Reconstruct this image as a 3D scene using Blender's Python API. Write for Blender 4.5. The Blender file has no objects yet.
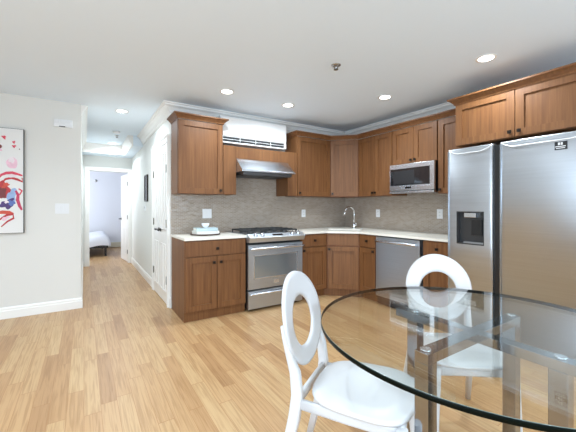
import bpy, bmesh, math, random
from mathutils import Vector, Matrix
random.seed(7)
PI = math.pi
scn = bpy.context.scene
COL = scn.collection

# ------------------------------------------------------------------ camera
F, HY, YAW = 316.5, 207.0, 0.5725
cam = bpy.data.cameras.new('camera')
cam.sensor_width = 36.0
cam.lens = F / 576 * 36.0
cam.shift_y = (HY - 216) / 576.0
cam.clip_start = 0.02
co = bpy.data.objects.new('camera', cam)
COL.objects.link(co)
co.location = (-0.88, -3.97, 1.219)
co.rotation_euler = (PI / 2, 0, -YAW)
scn.camera = co

# ------------------------------------------------------------------ world, exposure
w = bpy.data.worlds.new('world')
scn.world = w
w.use_nodes = True
w.node_tree.nodes['Background'].inputs[0].default_value = (0.75, 0.86, 1.0, 1)
w.node_tree.nodes['Background'].inputs[1].default_value = 1.2
scn.view_settings.view_transform = 'Standard'
scn.view_settings.look = 'None'
scn.view_settings.exposure = 0.17
scn.view_settings.gamma = 1.0
scn.view_settings.use_curve_mapping = False


def area(name, loc, rot, sx, sy, power, col=(1, 1, 1), spread=PI):
    l = bpy.data.lights.new(name, 'AREA')
    l.shape = 'RECTANGLE'
    l.size, l.size_y = sx, sy
    l.energy = power
    l.color = col
    l.spread = spread
    o = bpy.data.objects.new(name, l)
    COL.objects.link(o)
    o.location = loc
    o.rotation_euler = rot
    return o


# daylight through the windows behind and left of the camera, and the bedroom window
DAY = (0.665, 0.835, 1.0)
TILT = 0.4   # skylight falls inwards and down
area('daylight_south', (-1.9, -5.9, 1.45), (PI / 2 - TILT, 0, 0), 1.7, 1.4, 41, DAY)
area('daylight_south', (0.9, -5.9, 1.45), (PI / 2 - TILT, 0, 0), 1.7, 1.4, 41, DAY)
area('daylight_west', (-3.35, -3.95, 1.45), (0, -PI / 2 + TILT, 0), 1.4, 1.9, 98, DAY)
area('daylight_bedroom', (-2.9, 5.6, 1.5), (0, -PI / 2, 0), 1.4, 1.5, 60, (0.93, 0.96, 1.0))

LIGHTS = [(0.411, -0.757), (1.206, -0.733), (1.974, -1.561), (1.934, -2.648), (-0.467, 0.632), (-0.424, 3.037),
          (-0.5, -2.4), (-2.2, -1.2), (-2.2, -3.6), (-0.4, -4.9), (1.9, -4.6)]
CEIL = 2.46


# ------------------------------------------------------------------ materials
def nt(name):
    m = bpy.data.materials.new(name)
    m.use_nodes = True
    return m, m.node_tree, m.node_tree.nodes['Principled BSDF']


def lin(r, g, b):
    f = lambda c: (c / 255 / 12.92) if c / 255 <= .04045 else ((c / 255 + .055) / 1.055) ** 2.4
    return (f(r), f(g), f(b), 1)


def plain(name, col, rough=.5, metal=0., spec=.5, coat=0., noise=.0, nscale=8, emit=None, estr=0):
    m, t, b = nt(name)
    b.inputs['Base Color'].default_value = col
    b.inputs['Roughness'].default_value = rough
    b.inputs['Metallic'].default_value = metal
    b.inputs['Specular IOR Level'].default_value = spec
    b.inputs['Coat Weight'].default_value = coat
    if emit:
        b.inputs['Emission Color'].default_value = emit
        b.inputs['Emission Strength'].default_value = estr
    if noise:
        tc = t.nodes.new('ShaderNodeTexCoord')
        n = t.nodes.new('ShaderNodeTexNoise')
        n.inputs['Scale'].default_value = nscale
        n.inputs['Detail'].default_value = 4
        t.links.new(tc.outputs['Object'], n.inputs['Vector'])
        mx = t.nodes.new('ShaderNodeMix')
        mx.data_type = 'RGBA'
        mx.inputs[6].default_value = tuple(c * (1 - noise) for c in col[:3]) + (1,)
        mx.inputs[7].default_value = tuple(min(1, c * (1 + noise)) for c in col[:3]) + (1,)
        t.links.new(n.outputs['Fac'], mx.inputs[0])
        t.links.new(mx.outputs[2], b.inputs['Base Color'])
    return m


def wood_mat(name, c1, c2, rough=.38):
    m, t, b = nt(name)
    N = t.nodes.new
    L = t.links.new
    tc = N('ShaderNodeTexCoord')
    oi = N('ShaderNodeObjectInfo')
    mp = N('ShaderNodeMapping')
    mp.inputs['Scale'].default_value = (26, 26, 1.1)
    cmb = N('ShaderNodeCombineXYZ')
    mul = N('ShaderNodeMath'); mul.operation = 'MULTIPLY'; mul.inputs[1].default_value = 37
    L(oi.outputs['Random'], mul.inputs[0])
    L(mul.outputs[0], cmb.inputs[0]); L(mul.outputs[0], cmb.inputs[2])
    add = N('ShaderNodeVectorMath'); add.operation = 'ADD'
    L(tc.outputs['Object'], add.inputs[0]); L(cmb.outputs[0], add.inputs[1])
    L(add.outputs[0], mp.inputs['Vector'])
    n = N('ShaderNodeTexNoise'); n.inputs['Scale'].default_value = 1.6; n.inputs['Detail'].default_value = 6
    n.inputs['Roughness'].default_value = .62; n.inputs['Distortion'].default_value = .4
    L(mp.outputs[0], n.inputs['Vector'])
    r = N('ShaderNodeValToRGB')
    r.color_ramp.elements[0].position = .3; r.color_ramp.elements[0].color = c1
    r.color_ramp.elements[1].position = .72; r.color_ramp.elements[1].color = c2
    L(n.outputs['Fac'], r.inputs[0])
    L(r.outputs[0], b.inputs['Base Color'])
    b.inputs['Roughness'].default_value = rough
    b.inputs['Specular IOR Level'].default_value = .35
    return m


def floor_mat():
    m, t, b = nt('oak_floorboards')
    N = t.nodes.new
    L = t.links.new

    def M(op, a, c=None):
        x = N('ShaderNodeMath'); x.operation = op
        for i, v in enumerate((a, c)):
            if v is None: continue
            if isinstance(v, (int, float)): x.inputs[i].default_value = v
            else: L(v, x.inputs[i])
        return x.outputs[0]
    tc = N('ShaderNodeTexCoord')
    sp = N('ShaderNodeSeparateXYZ')
    L(tc.outputs['Object'], sp.inputs[0])
    u = M('DIVIDE', sp.outputs[0], .088)
    row = M('FLOOR', u)
    fu = M('FRACT', u)
    wn = N('ShaderNodeTexWhiteNoise'); wn.noise_dimensions = '1D'
    L(row, wn.inputs['W'])
    v = M('ADD', M('DIVIDE', sp.outputs[1], .78), M('MULTIPLY', wn.outputs['Value'], 9.0))
    cell = M('FLOOR', v)
    fv = M('FRACT', v)
    cid = N('ShaderNodeCombineXYZ')
    L(row, cid.inputs[0]); L(cell, cid.inputs[1])
    w2 = N('ShaderNodeTexWhiteNoise'); w2.noise_dimensions = '3D'
    L(cid.outputs[0], w2.inputs['Vector'])
    # plank tone
    r = N('ShaderNodeValToRGB')
    e = r.color_ramp.elements
    e[0].position = 0; e[0].color = lin(166, 127, 88)
    e[1].position = 1; e[1].color = lin(192, 159, 117)
    k = e.new(.25); k.color = lin(183, 145, 103)
    k = e.new(.6); k.color = lin(187, 151, 109)
    L(w2.outputs['Value'], r.inputs[0])
    # grain
    g = N('ShaderNodeCombineXYZ')
    L(M('ADD', M('MULTIPLY', sp.outputs[0], 70), M('MULTIPLY', w2.outputs['Value'], 90)), g.inputs[0])
    L(M('ADD', M('MULTIPLY', sp.outputs[1], 2.6), M('MULTIPLY', w2.outputs['Value'], 55)), g.inputs[1])
    n = N('ShaderNodeTexNoise'); n.inputs['Scale'].default_value = 1.0; n.inputs['Detail'].default_value = 5
    n.inputs['Distortion'].default_value = 1.1
    L(g.outputs[0], n.inputs['Vector'])
    gr = N('ShaderNodeValToRGB')
    gr.color_ramp.elements[0].position = .36; gr.color_ramp.elements[0].color = (.70, .62, .53, 1)
    gr.color_ramp.elements[1].position = .56; gr.color_ramp.elements[1].color = (1, 1, 1, 1)
    L(n.outputs['Fac'], gr.inputs[0])
    mx = N('ShaderNodeMix'); mx.data_type = 'RGBA'; mx.blend_type = 'MULTIPLY'; mx.inputs[0].default_value = .75
    L(r.outputs[0], mx.inputs[6]); L(gr.outputs[0], mx.inputs[7])
    # joints
    ju = M('LESS_THAN', M('ABSOLUTE', M('SUBTRACT', fu, .5)), .486)
    jv = M('LESS_THAN', M('ABSOLUTE', M('SUBTRACT', fv, .5)), .4975)
    jj = M('MULTIPLY', ju, jv)
    m2 = N('ShaderNodeMix'); m2.data_type = 'RGBA'
    L(jj, m2.inputs[0])
    m2.inputs[6].default_value = lin(158, 112, 70)
    L(mx.outputs[2], m2.inputs[7])
    L(m2.outputs[2], b.inputs['Base Color'])
    b.inputs['Roughness'].default_value = .36
    b.inputs['Specular IOR Level'].default_value = .4
    return m


def tile_mat():
    m, t, b = nt('mosaic_tile')
    N = t.nodes.new
    L = t.links.new
    tc = N('ShaderNodeTexCoord')
    sp = N('ShaderNodeSeparateXYZ'); L(tc.outputs['Object'], sp.inputs[0])
    cb = N('ShaderNodeCombineXYZ'); L(sp.outputs[0], cb.inputs[0]); L(sp.outputs[2], cb.inputs[1])
    br = N('ShaderNodeTexBrick')
    br.inputs['Scale'].default_value = 1
    br.inputs['Brick Width'].default_value = .05
    br.inputs['Row Height'].default_value = .0165
    br.inputs['Mortar Size'].default_value = .002
    br.inputs['Mortar Smooth'].default_value = .3
    br.inputs['Color1'].default_value = lin(148, 132, 116)
    br.inputs['Color2'].default_value = lin(166, 152, 138)
    br.inputs['Mortar'].default_value = lin(184, 176, 166)
    L(cb.outputs[0], br.inputs['Vector'])
    L(br.outputs['Color'], b.inputs['Base Color'])
    b.inputs['Roughness'].default_value = .16
    # every little tile is tilted its own way
    wn = N('ShaderNodeTexWhiteNoise'); wn.noise_dimensions = '3D'
    L(br.outputs['Color'], wn.inputs['Vector'])
    su = N('ShaderNodeVectorMath'); su.operation = 'SUBTRACT'; su.inputs[1].default_value = (.5, .5, .5)
    L(wn.outputs['Color'], su.inputs[0])
    sc = N('ShaderNodeVectorMath'); sc.operation = 'SCALE'; sc.inputs['Scale'].default_value = .16
    L(su.outputs[0], sc.inputs[0])
    ge = N('ShaderNodeNewGeometry')
    ad = N('ShaderNodeVectorMath'); ad.operation = 'ADD'
    L(ge.outputs['Normal'], ad.inputs[0]); L(sc.outputs[0], ad.inputs[1])
    no = N('ShaderNodeVectorMath'); no.operation = 'NORMALIZE'; L(ad.outputs[0], no.inputs[0])
    b2 = N('ShaderNodeBump'); b2.inputs['Strength'].default_value = .5; b2.inputs['Distance'].default_value = .002
    b2.invert = True
    L(br.outputs['Fac'], b2.inputs['Height']); L(no.outputs[0], b2.inputs['Normal'])
    L(b2.outputs[0], b.inputs['Normal'])
    return m


def steel_mat(name, col=(.56, .56, .56, 1), rough=.24, streak=.5, horiz=True):
    m, t, b = nt(name)
    N = t.nodes.new
    L = t.links.new
    b.inputs['Metallic'].default_value = 1
    tc = N('ShaderNodeTexCoord')
    mp = N('ShaderNodeMapping')
    mp.inputs['Scale'].default_value = (1.2, 1.2, 60) if horiz else (60, 60, 1.2)
    L(tc.outputs['Object'], mp.inputs['Vector'])
    n = N('ShaderNodeTexNoise'); n.inputs['Scale'].default_value = 1.5; n.inputs['Detail'].default_value = 5
    L(mp.outputs[0], n.inputs['Vector'])
    mr = N('ShaderNodeMapRange'); mr.inputs['To Min'].default_value = rough * (1 - streak); mr.inputs['To Max'].default_value = rough * (1 + streak)
    L(n.outputs['Fac'], mr.inputs['Value']); L(mr.outputs[0], b.inputs['Roughness'])
    mx = N('ShaderNodeMix'); mx.data_type = 'RGBA'
    mx.inputs[6].default_value = tuple(c * .9 for c in col[:3]) + (1,)
    mx.inputs[7].default_value = tuple(min(1, c * 1.1) for c in col[:3]) + (1,)
    L(n.outputs['Fac'], mx.inputs[0]); L(mx.outputs[2], b.inputs['Base Color'])
    return m


def glass_sheet_mat(name, tint, f0=.045):
    """clear sheet: see-through with a Fresnel mirror on top"""
    m, t, b = nt(name)
    t.nodes.remove(b)
    N = t.nodes.new
    L = t.links.new
    out = [x for x in t.nodes if x.type == 'OUTPUT_MATERIAL'][0]
    geo = N('ShaderNodeNewGeometry')
    dt = N('ShaderNodeVectorMath'); dt.operation = 'DOT_PRODUCT'
    L(geo.outputs['Incoming'], dt.inputs[0]); L(geo.outputs['Normal'], dt.inputs[1])

    def M(op, a, c=None):
        x = N('ShaderNodeMath'); x.operation = op
        for i, v in enumerate((a, c)):
            if v is None: continue
            if isinstance(v, (int, float)): x.inputs[i].default_value = v
            else: L(v, x.inputs[i])
        return x.outputs[0]
    c = M('ABSOLUTE', dt.outputs['Value'])
    f = M('ADD', M('MULTIPLY', M('POWER', M('SUBTRACT', 1.0, c), 5.0), 1 - f0), f0)
    tr = N('ShaderNodeBsdfTransparent'); tr.inputs[0].default_value = tint
    gl = N('ShaderNodeBsdfGlossy'); gl.inputs['Roughness'].default_value = .01
    gl.inputs[0].default_value = (1, 1, 1, 1)
    mx = N('ShaderNodeMixShader')
    L(f, mx.inputs[0]); L(tr.outputs[0], mx.inputs[1]); L(gl.outputs[0], mx.inputs[2])
    L(mx.outputs[0], out.inputs['Surface'])
    return m


WALL = plain('wall_paint', lin(224, 222, 217), .6, spec=.25, noise=.012, nscale=3)
WALLW = plain('hall_paint', lin(232, 232, 228), .55, spec=.25, noise=.01, nscale=3)
BEDW = plain('bedroom_paint', lin(226, 228, 234), .6, spec=.25, noise=.01, nscale=3)
CEILM = plain('ceiling_paint', lin(231, 242, 252), .7, spec=.2, noise=.01, nscale=2)
TRIM = plain('trim_paint', lin(242, 240, 236), .3, spec=.5, noise=.008, nscale=5)
DOORW = plain('door_paint', lin(240, 238, 234), .28, spec=.5, noise=.008, nscale=5)
WOOD = wood_mat('maple_cabinet_wood', lin(99, 62, 35), lin(131, 88, 52), .46)
GLINT = plain('lip_highlight', lin(236, 238, 240), .25, metal=.25, noise=.01)  # near-white, puts the highlight of the fridge grip edge into the colour
FCHROME = steel_mat('bright_chrome', (.85, .87, .9, 1), .08, .2)
WOODIN = wood_mat('cabinet_wood_shade', lin(112, 66, 38), lin(140, 88, 54), .5)
FLOOR = floor_mat()
TILE = tile_mat()
QUARTZ = plain('white_quartz', lin(236, 230, 218), .22, spec=.5, noise=.02, nscale=60)
STEEL = steel_mat('brushed_steel', (.48, .51, .55, 1), .38, .1)
STEELF = steel_mat('fridge_steel', (.49, .52, .56, 1), .36, .2)
BRIGHT = steel_mat('polished_steel', (.70, .74, .79, 1), .26, .08)
CHROME = steel_mat('chrome', (.34, .35, .37, 1), .1, .1)
BLACK = plain('black_plastic', (.012, .012, .013, 1), .35, noise=.2, nscale=30)
BLKMET = plain('black_bronze', (.02, .014, .011, 1), .35, metal=.5, noise=.2, nscale=40)
DARKGL = plain('dark_glass', (.015, .015, .017, 1), .06, spec=.6, noise=.1, nscale=4)
OVENGL = plain('oven_glass', (.34, .38, .41, 1), .14, metal=.7, spec=.8, noise=.06, nscale=6)
IRON = plain('cast_iron', (.02, .02, .02, 1), .55, noise=.3, nscale=60)
WPLAST = plain('white_gloss_plastic', lin(240, 241, 243), .22, spec=.5, noise=.006, nscale=4)
WPLATE = plain('white_plate', lin(230, 230, 231), .35, noise=.01, nscale=9)
WCHAIR = plain('white_lacquer', lin(203, 202, 203), .3, spec=.5, noise=.006, nscale=4)
ACW = plain('ac_white', lin(244, 244, 243), .35, noise=.008, nscale=5)
HINGE = plain('hinge_metal', lin(120, 116, 108), .35, metal=.9, noise=.1, nscale=40)
LAMP = plain('lamp_diffuser', (1, 1, 1, 1), .5, emit=(1, .98, .94, 1), estr=9, noise=.002)
GLASS = glass_sheet_mat('clear_table_glass', (.955, .975, .965, 1))
GEDGE = plain('glass_edge', (.001, .003, .002, 1), .35, spec=.08, noise=.1, nscale=20)
GRIM = plain('glass_polished_rim', lin(96, 110, 104), .15, spec=.8, noise=.05, nscale=30)
CLOTHW = plain('white_linen', lin(232, 234, 240), .85, spec=.1, noise=.03, nscale=14)
BOOKB = plain('pale_blue_cover', lin(186, 204, 208), .6, noise=.04, nscale=30)
PAPER = plain('paper_white', lin(236, 234, 226), .7, noise=.03, nscale=60)
DKWOOD = wood_mat('dark_tray_wood', lin(58, 38, 28), lin(86, 60, 44))
CREAM = plain('cream_metal', lin(222, 216, 194), .5, noise=.02, nscale=6)


# ------------------------------------------------------------------ mesh helpers
def bx(bm, x0, x1, y0, y1, z0, z1, bev=0.0, mi=0, mat=None):
    vs = [bm.verts.new((x, y, z)) for x in (x0, x1) for y in (y0, y1) for z in (z0, z1)]
    fs = [(0, 1, 3, 2), (4, 6, 7, 5), (0, 4, 5, 1), (2, 3, 7, 6), (0, 2, 6, 4), (1, 5, 7, 3)]
    faces = [bm.faces.new([vs[i] for i in f]) for f in fs]
    for f in faces: f.material_index = mi
    geom = vs
    if bev > 0:
        es = set(e for f in faces for e in f.edges)
        r = bmesh.ops.bevel(bm, geom=list(es), offset=bev, segments=2, affect='EDGES', profile=.7)
        for f in r['faces']: f.material_index = mi
        geom = list(set(v for f in r['faces'] for v in f.verts) | set(v for v in vs if v.is_valid))
    if mat is not None:
        bmesh.ops.transform(bm, matrix=mat, verts=[v for v in geom if v.is_valid])
    return geom


def lathe(bm, prof, n=24, c=(0, 0, 0), axis='z', mi=0, smooth=True, arc=2 * PI):
    """prof: list of (r, h)"""
    rings = []
    for r, h in prof:
        ring = []
        for i in range(n):
            a = arc * i / n
            p = (r * math.cos(a), r * math.sin(a), h)
            if axis == 'y': p = (p[0], p[2], p[1])
            if axis == 'x': p = (p[2], p[0], p[1])
            ring.append(bm.verts.new((c[0] + p[0], c[1] + p[1], c[2] + p[2])))
        rings.append(ring)
    for a, b in zip(rings[:-1], rings[1:]):
        for i in range(n):
            f = bm.faces.new((a[i], a[(i + 1) % n], b[(i + 1) % n], b[i]))
            f.smooth = smooth; f.material_index = mi
    for ring in (rings[0], rings[-1]):
        try:
            f = bm.faces.new(ring); f.material_index = mi
        except ValueError:
            pass


def tube(bm, pts, rad, n=12, sect=None, up=Vector((0, 0, 1)), closed=False, mi=0, power=2.0):
    """sweep a superellipse along pts; sect[i] = (half width across, half depth) per point"""
    pts = [Vector(p) for p in pts]
    rings = []
    N = len(pts)
    for i, p in enumerate(pts):
        a = pts[(i - 1) % N] if (closed or i > 0) else p
        b = pts[(i + 1) % N] if (closed or i < N - 1) else p
        t = (b - a).normalized()
        s = t.cross(up)
        if s.length < 1e-4: s = t.cross(Vector((0, 1, 0)))
        s.normalize()
        q = s.cross(t).normalized()
        hw, hd = sect[i] if sect else (rad, rad)
        ring = []
        for k in range(n):
            an = 2 * PI * (k + .5) / n
            c, d = math.cos(an), math.sin(an)
            e = 2.0 / power
            cx = math.copysign(abs(c) ** e, c); dy = math.copysign(abs(d) ** e, d)
            ring.append(bm.verts.new(p + s * (cx * hw) + q * (dy * hd)))
        rings.append(ring)
    pr = list(zip(rings[:-1], rings[1:]))
    if closed: pr.append((rings[-1], rings[0]))
    for a, b in pr:
        for k in range(n):
            f = bm.faces.new((a[k], a[(k + 1) % n], b[(k + 1) % n], b[k]))
            f.smooth = True; f.material_index = mi
    if not closed:
        for ring in (rings[0], rings[-1]):
            f = bm.faces.new(ring); f.material_index = mi


def sweep(bm, path, prof, d0=None, d1=None):
    """profile [(out, z)] (closed) along a plan path; out points to the right of travel"""
    P = [Vector(p) for p in path]
    nr = []
    for a, b in zip(P[:-1], P[1:]):
        d = (b - a).normalized(); nr.append(Vector((d.y, -d.x)))
    mit = []
    for i in range(len(P)):
        if i == 0: m = Vector(d0) if d0 else nr[0]
        elif i == len(P) - 1: m = Vector(d1) if d1 else nr[-1]
        else:
            m = (nr[i - 1] + nr[i]); m = m / m.dot(nr[i])
        mit.append(m)
    rings = [[bm.verts.new((p.x + m.x * o, p.y + m.y * o, z)) for o, z in prof] for p, m in zip(P, mit)]
    n = len(prof)
    for a, b in zip(rings[:-1], rings[1:]):
        for k in range(n):
            bm.faces.new((a[k], a[(k + 1) % n], b[(k + 1) % n], b[k]))
    bm.faces.new(rings[0]); bm.faces.new(rings[-1])


def obj(name, bm, mats, parent=None, loc=None, rotz=0, mods=()):
    bmesh.ops.recalc_face_normals(bm, faces=bm.faces[:])
    me = bpy.data.meshes.new(name)
    bm.to_mesh(me); bm.free()
    for m in (mats if isinstance(mats, (list, tuple)) else [mats]): me.materials.append(m)
    o = bpy.data.objects.new(name, me)
    COL.objects.link(o)
    if parent: o.parent = parent
    if loc: o.location = loc
    if rotz: o.rotation_euler = (0, 0, rotz)
    for kind, val in mods:
        md = o.modifiers.new(kind, kind)
        if kind == 'SUBSURF': md.levels = md.render_levels = val
        if kind == 'BEVEL': md.width = val; md.segments = 2; md.limit_method = 'ANGLE'
    return o


def tag(o, label, cat, group=None):
    o['label'] = label; o['category'] = cat
    if group: o['group'] = group
    return o


def thing(name, label, cat, loc=(0, 0, 0), rotz=0, group=None):
    o = bpy.data.objects.new(name, None)
    COL.objects.link(o)
    o.empty_display_size = .1
    o.location = loc; o.rotation_euler = (0, 0, rotz)
    return tag(o, label, cat, group)


def struct(name, bm, m, **k):
    o = obj(name, bm, m, **k)
    o['kind'] = 'structure'
    return o


def box_struct(name, m, *boxes):
    bm = bmesh.new()
    for b in boxes: bx(bm, *b)
    return struct(name, bm, m)


def dup(root, loc, rotz=0, label=None, group=None):
    r = root.copy(); COL.objects.link(r)
    r.location = loc; r.rotation_euler = (0, 0, rotz)
    if label: r['label'] = label
    if group: r['group'] = group
    for ch in list(root.children):
        c = ch.copy(); COL.objects.link(c); c.parent = r
        for g in list(ch.children):
            d = g.copy(); COL.objects.link(d); d.parent = c
    return r


# ------------------------------------------------------------------ room shell
X1 = 2.838            # kitchen right wall
LX, LY = -0.91, 0.605  # corner of the left wall and the hall
WX, SY = -3.5, -6.0
HE = 3.72             # end of the hall
BE = 7.0

bm = bmesh.new(); bx(bm, WX, X1 + .12, SY, BE + .1, -.06, 0)
struct('floor', bm, FLOOR)
box_struct('ceiling', CEILM, (WX - .1, X1 + .12, SY - .1, BE + .1, CEIL, CEIL + .08))
box_struct('wall_back', WALL, (0.0, X1 + .12, 0, .12, 0, CEIL))
box_struct('wall_right', WALL, (X1, X1 + .12, SY, 0, 0, CEIL))
box_struct('wall_left', WALL, (WX, LX - .12, LY, LY + .12, 0, CEIL), (LX - .12, LX, LY, LY + .12, 0, CEIL))
box_struct('wall_hall_left', WALLW, (LX - .12, LX, LY + .12, HE + .12, 0, CEIL))
box_struct('wall_hall_right', WALLW, (0, .12, .12, HE + .12, 0, CEIL))
OX0, OX1, OZ = -.80, -.055, 1.985
box_struct('wall_hall_end', WALLW, (LX, OX0, HE, HE + .12, 0, CEIL), (OX1, 0, HE, HE + .12, 0, CEIL), (OX0, OX1, HE, HE + .12, OZ, CEIL))
box_struct('wall_bedroom_front', BEDW, (-3.0, LX - .12, HE, HE + .12, 0, CEIL), (.12, .9, HE, HE + .12, 0, CEIL))
box_struct('wall_bedroom_end', BEDW, (-3.0, .9, BE, BE + .1, 0, CEIL))
box_struct('wall_bedroom_right', BEDW, (.9, 1.0, HE, BE, 0, CEIL))
box_struct('wall_bedroom_left', BEDW, (-3.1, -3.0, HE, 4.85, 0, CEIL), (-3.1, -3.0, 6.35, BE + .1, 0, CEIL),
           (-3.1, -3.0, 4.85, 6.35, 0, .8), (-3.1, -3.0, 4.85, 6.35, 2.2, CEIL))
# south and west walls with window openings (behind the camera)
box_struct('wall_south', WALL, (WX, -2.75, SY - .1, SY, 0, CEIL), (-1.05, .05, SY - .1, SY, 0, CEIL), (1.75, X1 + .12, SY - .1, SY, 0, CEIL),
           (-2.75, -1.05, SY - .1, SY, 0, .7), (-2.75, -1.05, SY - .1, SY, 2.2, CEIL), (.05, 1.75, SY - .1, SY, 0, .7), (.05, 1.75, SY - .1, SY, 2.2, CEIL))
box_struct('wall_west', WALL, (WX - .1, WX, SY, -4.9, 0, CEIL), (WX - .1, WX, -3.0, LY + .12, 0, CEIL),
           (WX - .1, WX, -4.9, -3.0, 0, .7), (WX - .1, WX, -4.9, -3.0, 2.2, CEIL))


def window(name, cx, cy, half, z0, z1, alongx):
    bm = bmesh.new()
    t = .03

    def b(a0, a1, z0_, z1_):
        if alongx: bx(bm, cx + a0, cx + a1, cy - t, cy + t, z0_, z1_)
        else: bx(bm, cx - t, cx + t, cy + a0, cy + a1, z0_, z1_)
    b(-half, -half + .06, z0, z1); b(half - .06, half, z0, z1)
    b(-half + .06, half - .06, z0, z0 + .06); b(-half + .06, half - .06, z1 - .06, z1)
    zm = (z0 + z1) / 2
    b(-half + .06, half - .06, zm - .03, zm + .03)
    return struct(name, bm, TRIM)


window('window_1', -1.9, SY - .05, .85, .7, 2.2, True)
window('window_2', .9, SY - .05, .85, .7, 2.2, True)
window('window_3', WX - .05, -3.95, .95, .7, 2.2, False)
window('window_4', -3.05, 5.6, .75, .8, 2.2, False)

# lowered hall ceiling edge with its own moulding (tray ceiling at the hall end)
SZ = 2.285
box_struct('soffit', CEILM, (-.16, 0, 2.12, HE, SZ, CEIL), (LX, -.16, 3.32, HE, SZ, CEIL))
bm = bmesh.new()
prof = [(0, SZ), (.02, SZ), (.025, SZ + .03), (.05, SZ + .06), (.07, SZ + .12), (.085, CEIL), (0, CEIL)]
sweep(bm, [(LX, 3.32), (-.16, 3.32), (-.16, 2.12)], [(o, z) for o, z in prof])
struct('trim_2', bm, TRIM)

# white crown moulding
crown = [(0, CEIL - .135), (.012, CEIL - .135), (.014, CEIL - .115), (.026, CEIL - .105), (.034, CEIL - .08), (.052, CEIL - .05),
         (.078, CEIL - .032), (.082, CEIL - .016), (.098, CEIL - .012), (.1, CEIL), (0, CEIL)]
bm = bmesh.new(); sweep(bm, [(0, 2.12), (0, 0), (X1, 0), (X1, SY)], crown)
struct('trim_1', bm, TRIM)
bm = bmesh.new(); sweep(bm, [(LX, LY + .02), (LX, 3.32)], [(o * .7, z) for o, z in crown])
struct('trim_3', bm, TRIM)
# baseboards
base = [(0, 0), (.016, 0), (.016, .085), (.012, .092), (.012, .11), (.004, .125), (0, .125)]
bm = bmesh.new(); sweep(bm, [(WX, LY), (LX, LY), (LX, HE)], base)
struct('baseboard_left', bm, TRIM)
bm = bmesh.new(); sweep(bm, [(0, HE), (0, 1.06)], base); sweep(bm, [(0, .045), (0, .0)], base)
struct('baseboard_right', bm, TRIM)
bm = bmesh.new(); sweep(bm, [(-3.0, BE), (.9, BE)], base)
struct('baseboard_bedroom', bm, TRIM)
# hall end door casing
bm = bmesh.new()
y = HE - .018
bx(bm, OX0 - .07, OX0 + .006, y, HE, 0, OZ + .07, .003); bx(bm, OX1 - .006, OX1 + .07, y, HE, 0, OZ + .07, .003)
bx(bm, OX0 + .006, OX1 - .006, y, HE, OZ - .006, OZ + .07, .003)
bx(bm, OX0, OX0 + .015, HE, HE + .12, 0, OZ); bx(bm, OX1 - .015, OX1, HE, HE + .12, 0, OZ); bx(bm, OX0 + .015, OX1 - .015, HE, HE + .12, OZ - .015, OZ)
struct('trim_4', bm, TRIM)


def panel_door(bm, w_, h_, t_, panels, mi=0):
    """leaf in local x 0..w, y 0..-t (front at -t), raised panels [(x0,x1,z0,z1)]"""
    bx(bm, 0, w_, -t_, 0, 0, h_, .002, mi)
    for x0, x1, z0, z1 in panels:
        r = .016
        for a in ((x0, x0 + r, z0, z1), (x1 - r, x1, z0, z1), (x0 + r, x1 - r, z0, z0 + r), (x0 + r, x1 - r, z1 - r, z1)):
            bx(bm, a[0], a[1], -t_ - .009, -t_ + .001, a[2], a[3], .002, mi)
        bx(bm, x0 + .035, x1 - .035, -t_ - .004, -t_ + .001, z0 + .035, z1 - .035, .003, mi)


# closet double door on the hall's right wall
bm = bmesh.new()
for y0, y1, z0, z1 in ((.045, .115, 0, 2.09), (.985, 1.055, 0, 2.09), (.115, .985, 2.02, 2.09)):
    bx(bm, -.028, 0, y0, y1, z0, z1, .004)
for y0, y1, z0, z1 in ((.035, .055, 0, 2.10), (1.045, 1.065, 0, 2.10), (.055, 1.045, 2.085, 2.105)):
    bx(bm, -.036, 0, y0, y1, z0, z1, .004)
struct('trim_5', bm, TRIM)
for k, (y0, y1) in enumerate(((.982, .552), (.548, .118))):
    d = bpy.data.objects.new('door_%d' % (k + 1), None); COL.objects.link(d)
    d['kind'] = 'structure'
    d.location = (0, y0, .012); d.rotation_euler = (0, 0, -PI / 2)
    W = .43
    bm = bmesh.new()
    panel_door(bm, W, 2.0, .02, [(.07, .2, .92, 1.9), (.235, .36, .92, 1.9), (.07, .2, .14, .74), (.235, .36, .14, .74)])
    obj('door_leaf', bm, DOORW, d)
    for hz in (.3, 1.0, 1.68):
        bm = bmesh.new()
        hx = .004 if k == 0 else W - .004
        bx(bm, hx - .012, hx + .012, -.027, -.018, hz - .045, hz + .045, .001)
        lathe(bm, [(.005, hz - .05), (.005, hz + .05)], 8, (hx, -.029, 0))
        obj('hinge', bm, HINGE, d)
    bm = bmesh.new()
    kx = W - .05 if k == 0 else .05
    s = -1 if k == 0 else 1
    lathe(bm, [(.024, -.028), (.024, -.02)], 16, (kx, 0, .905), 'y')
    lathe(bm, [(.009, -.06), (.009, -.026)], 10, (kx, 0, .905), 'y')
    bx(bm, min(kx, kx + s * .1), max(kx, kx + s * .1), -.068, -.056, .893, .917, .004)
    obj('door_handle', bm, BLKMET, d)

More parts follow.
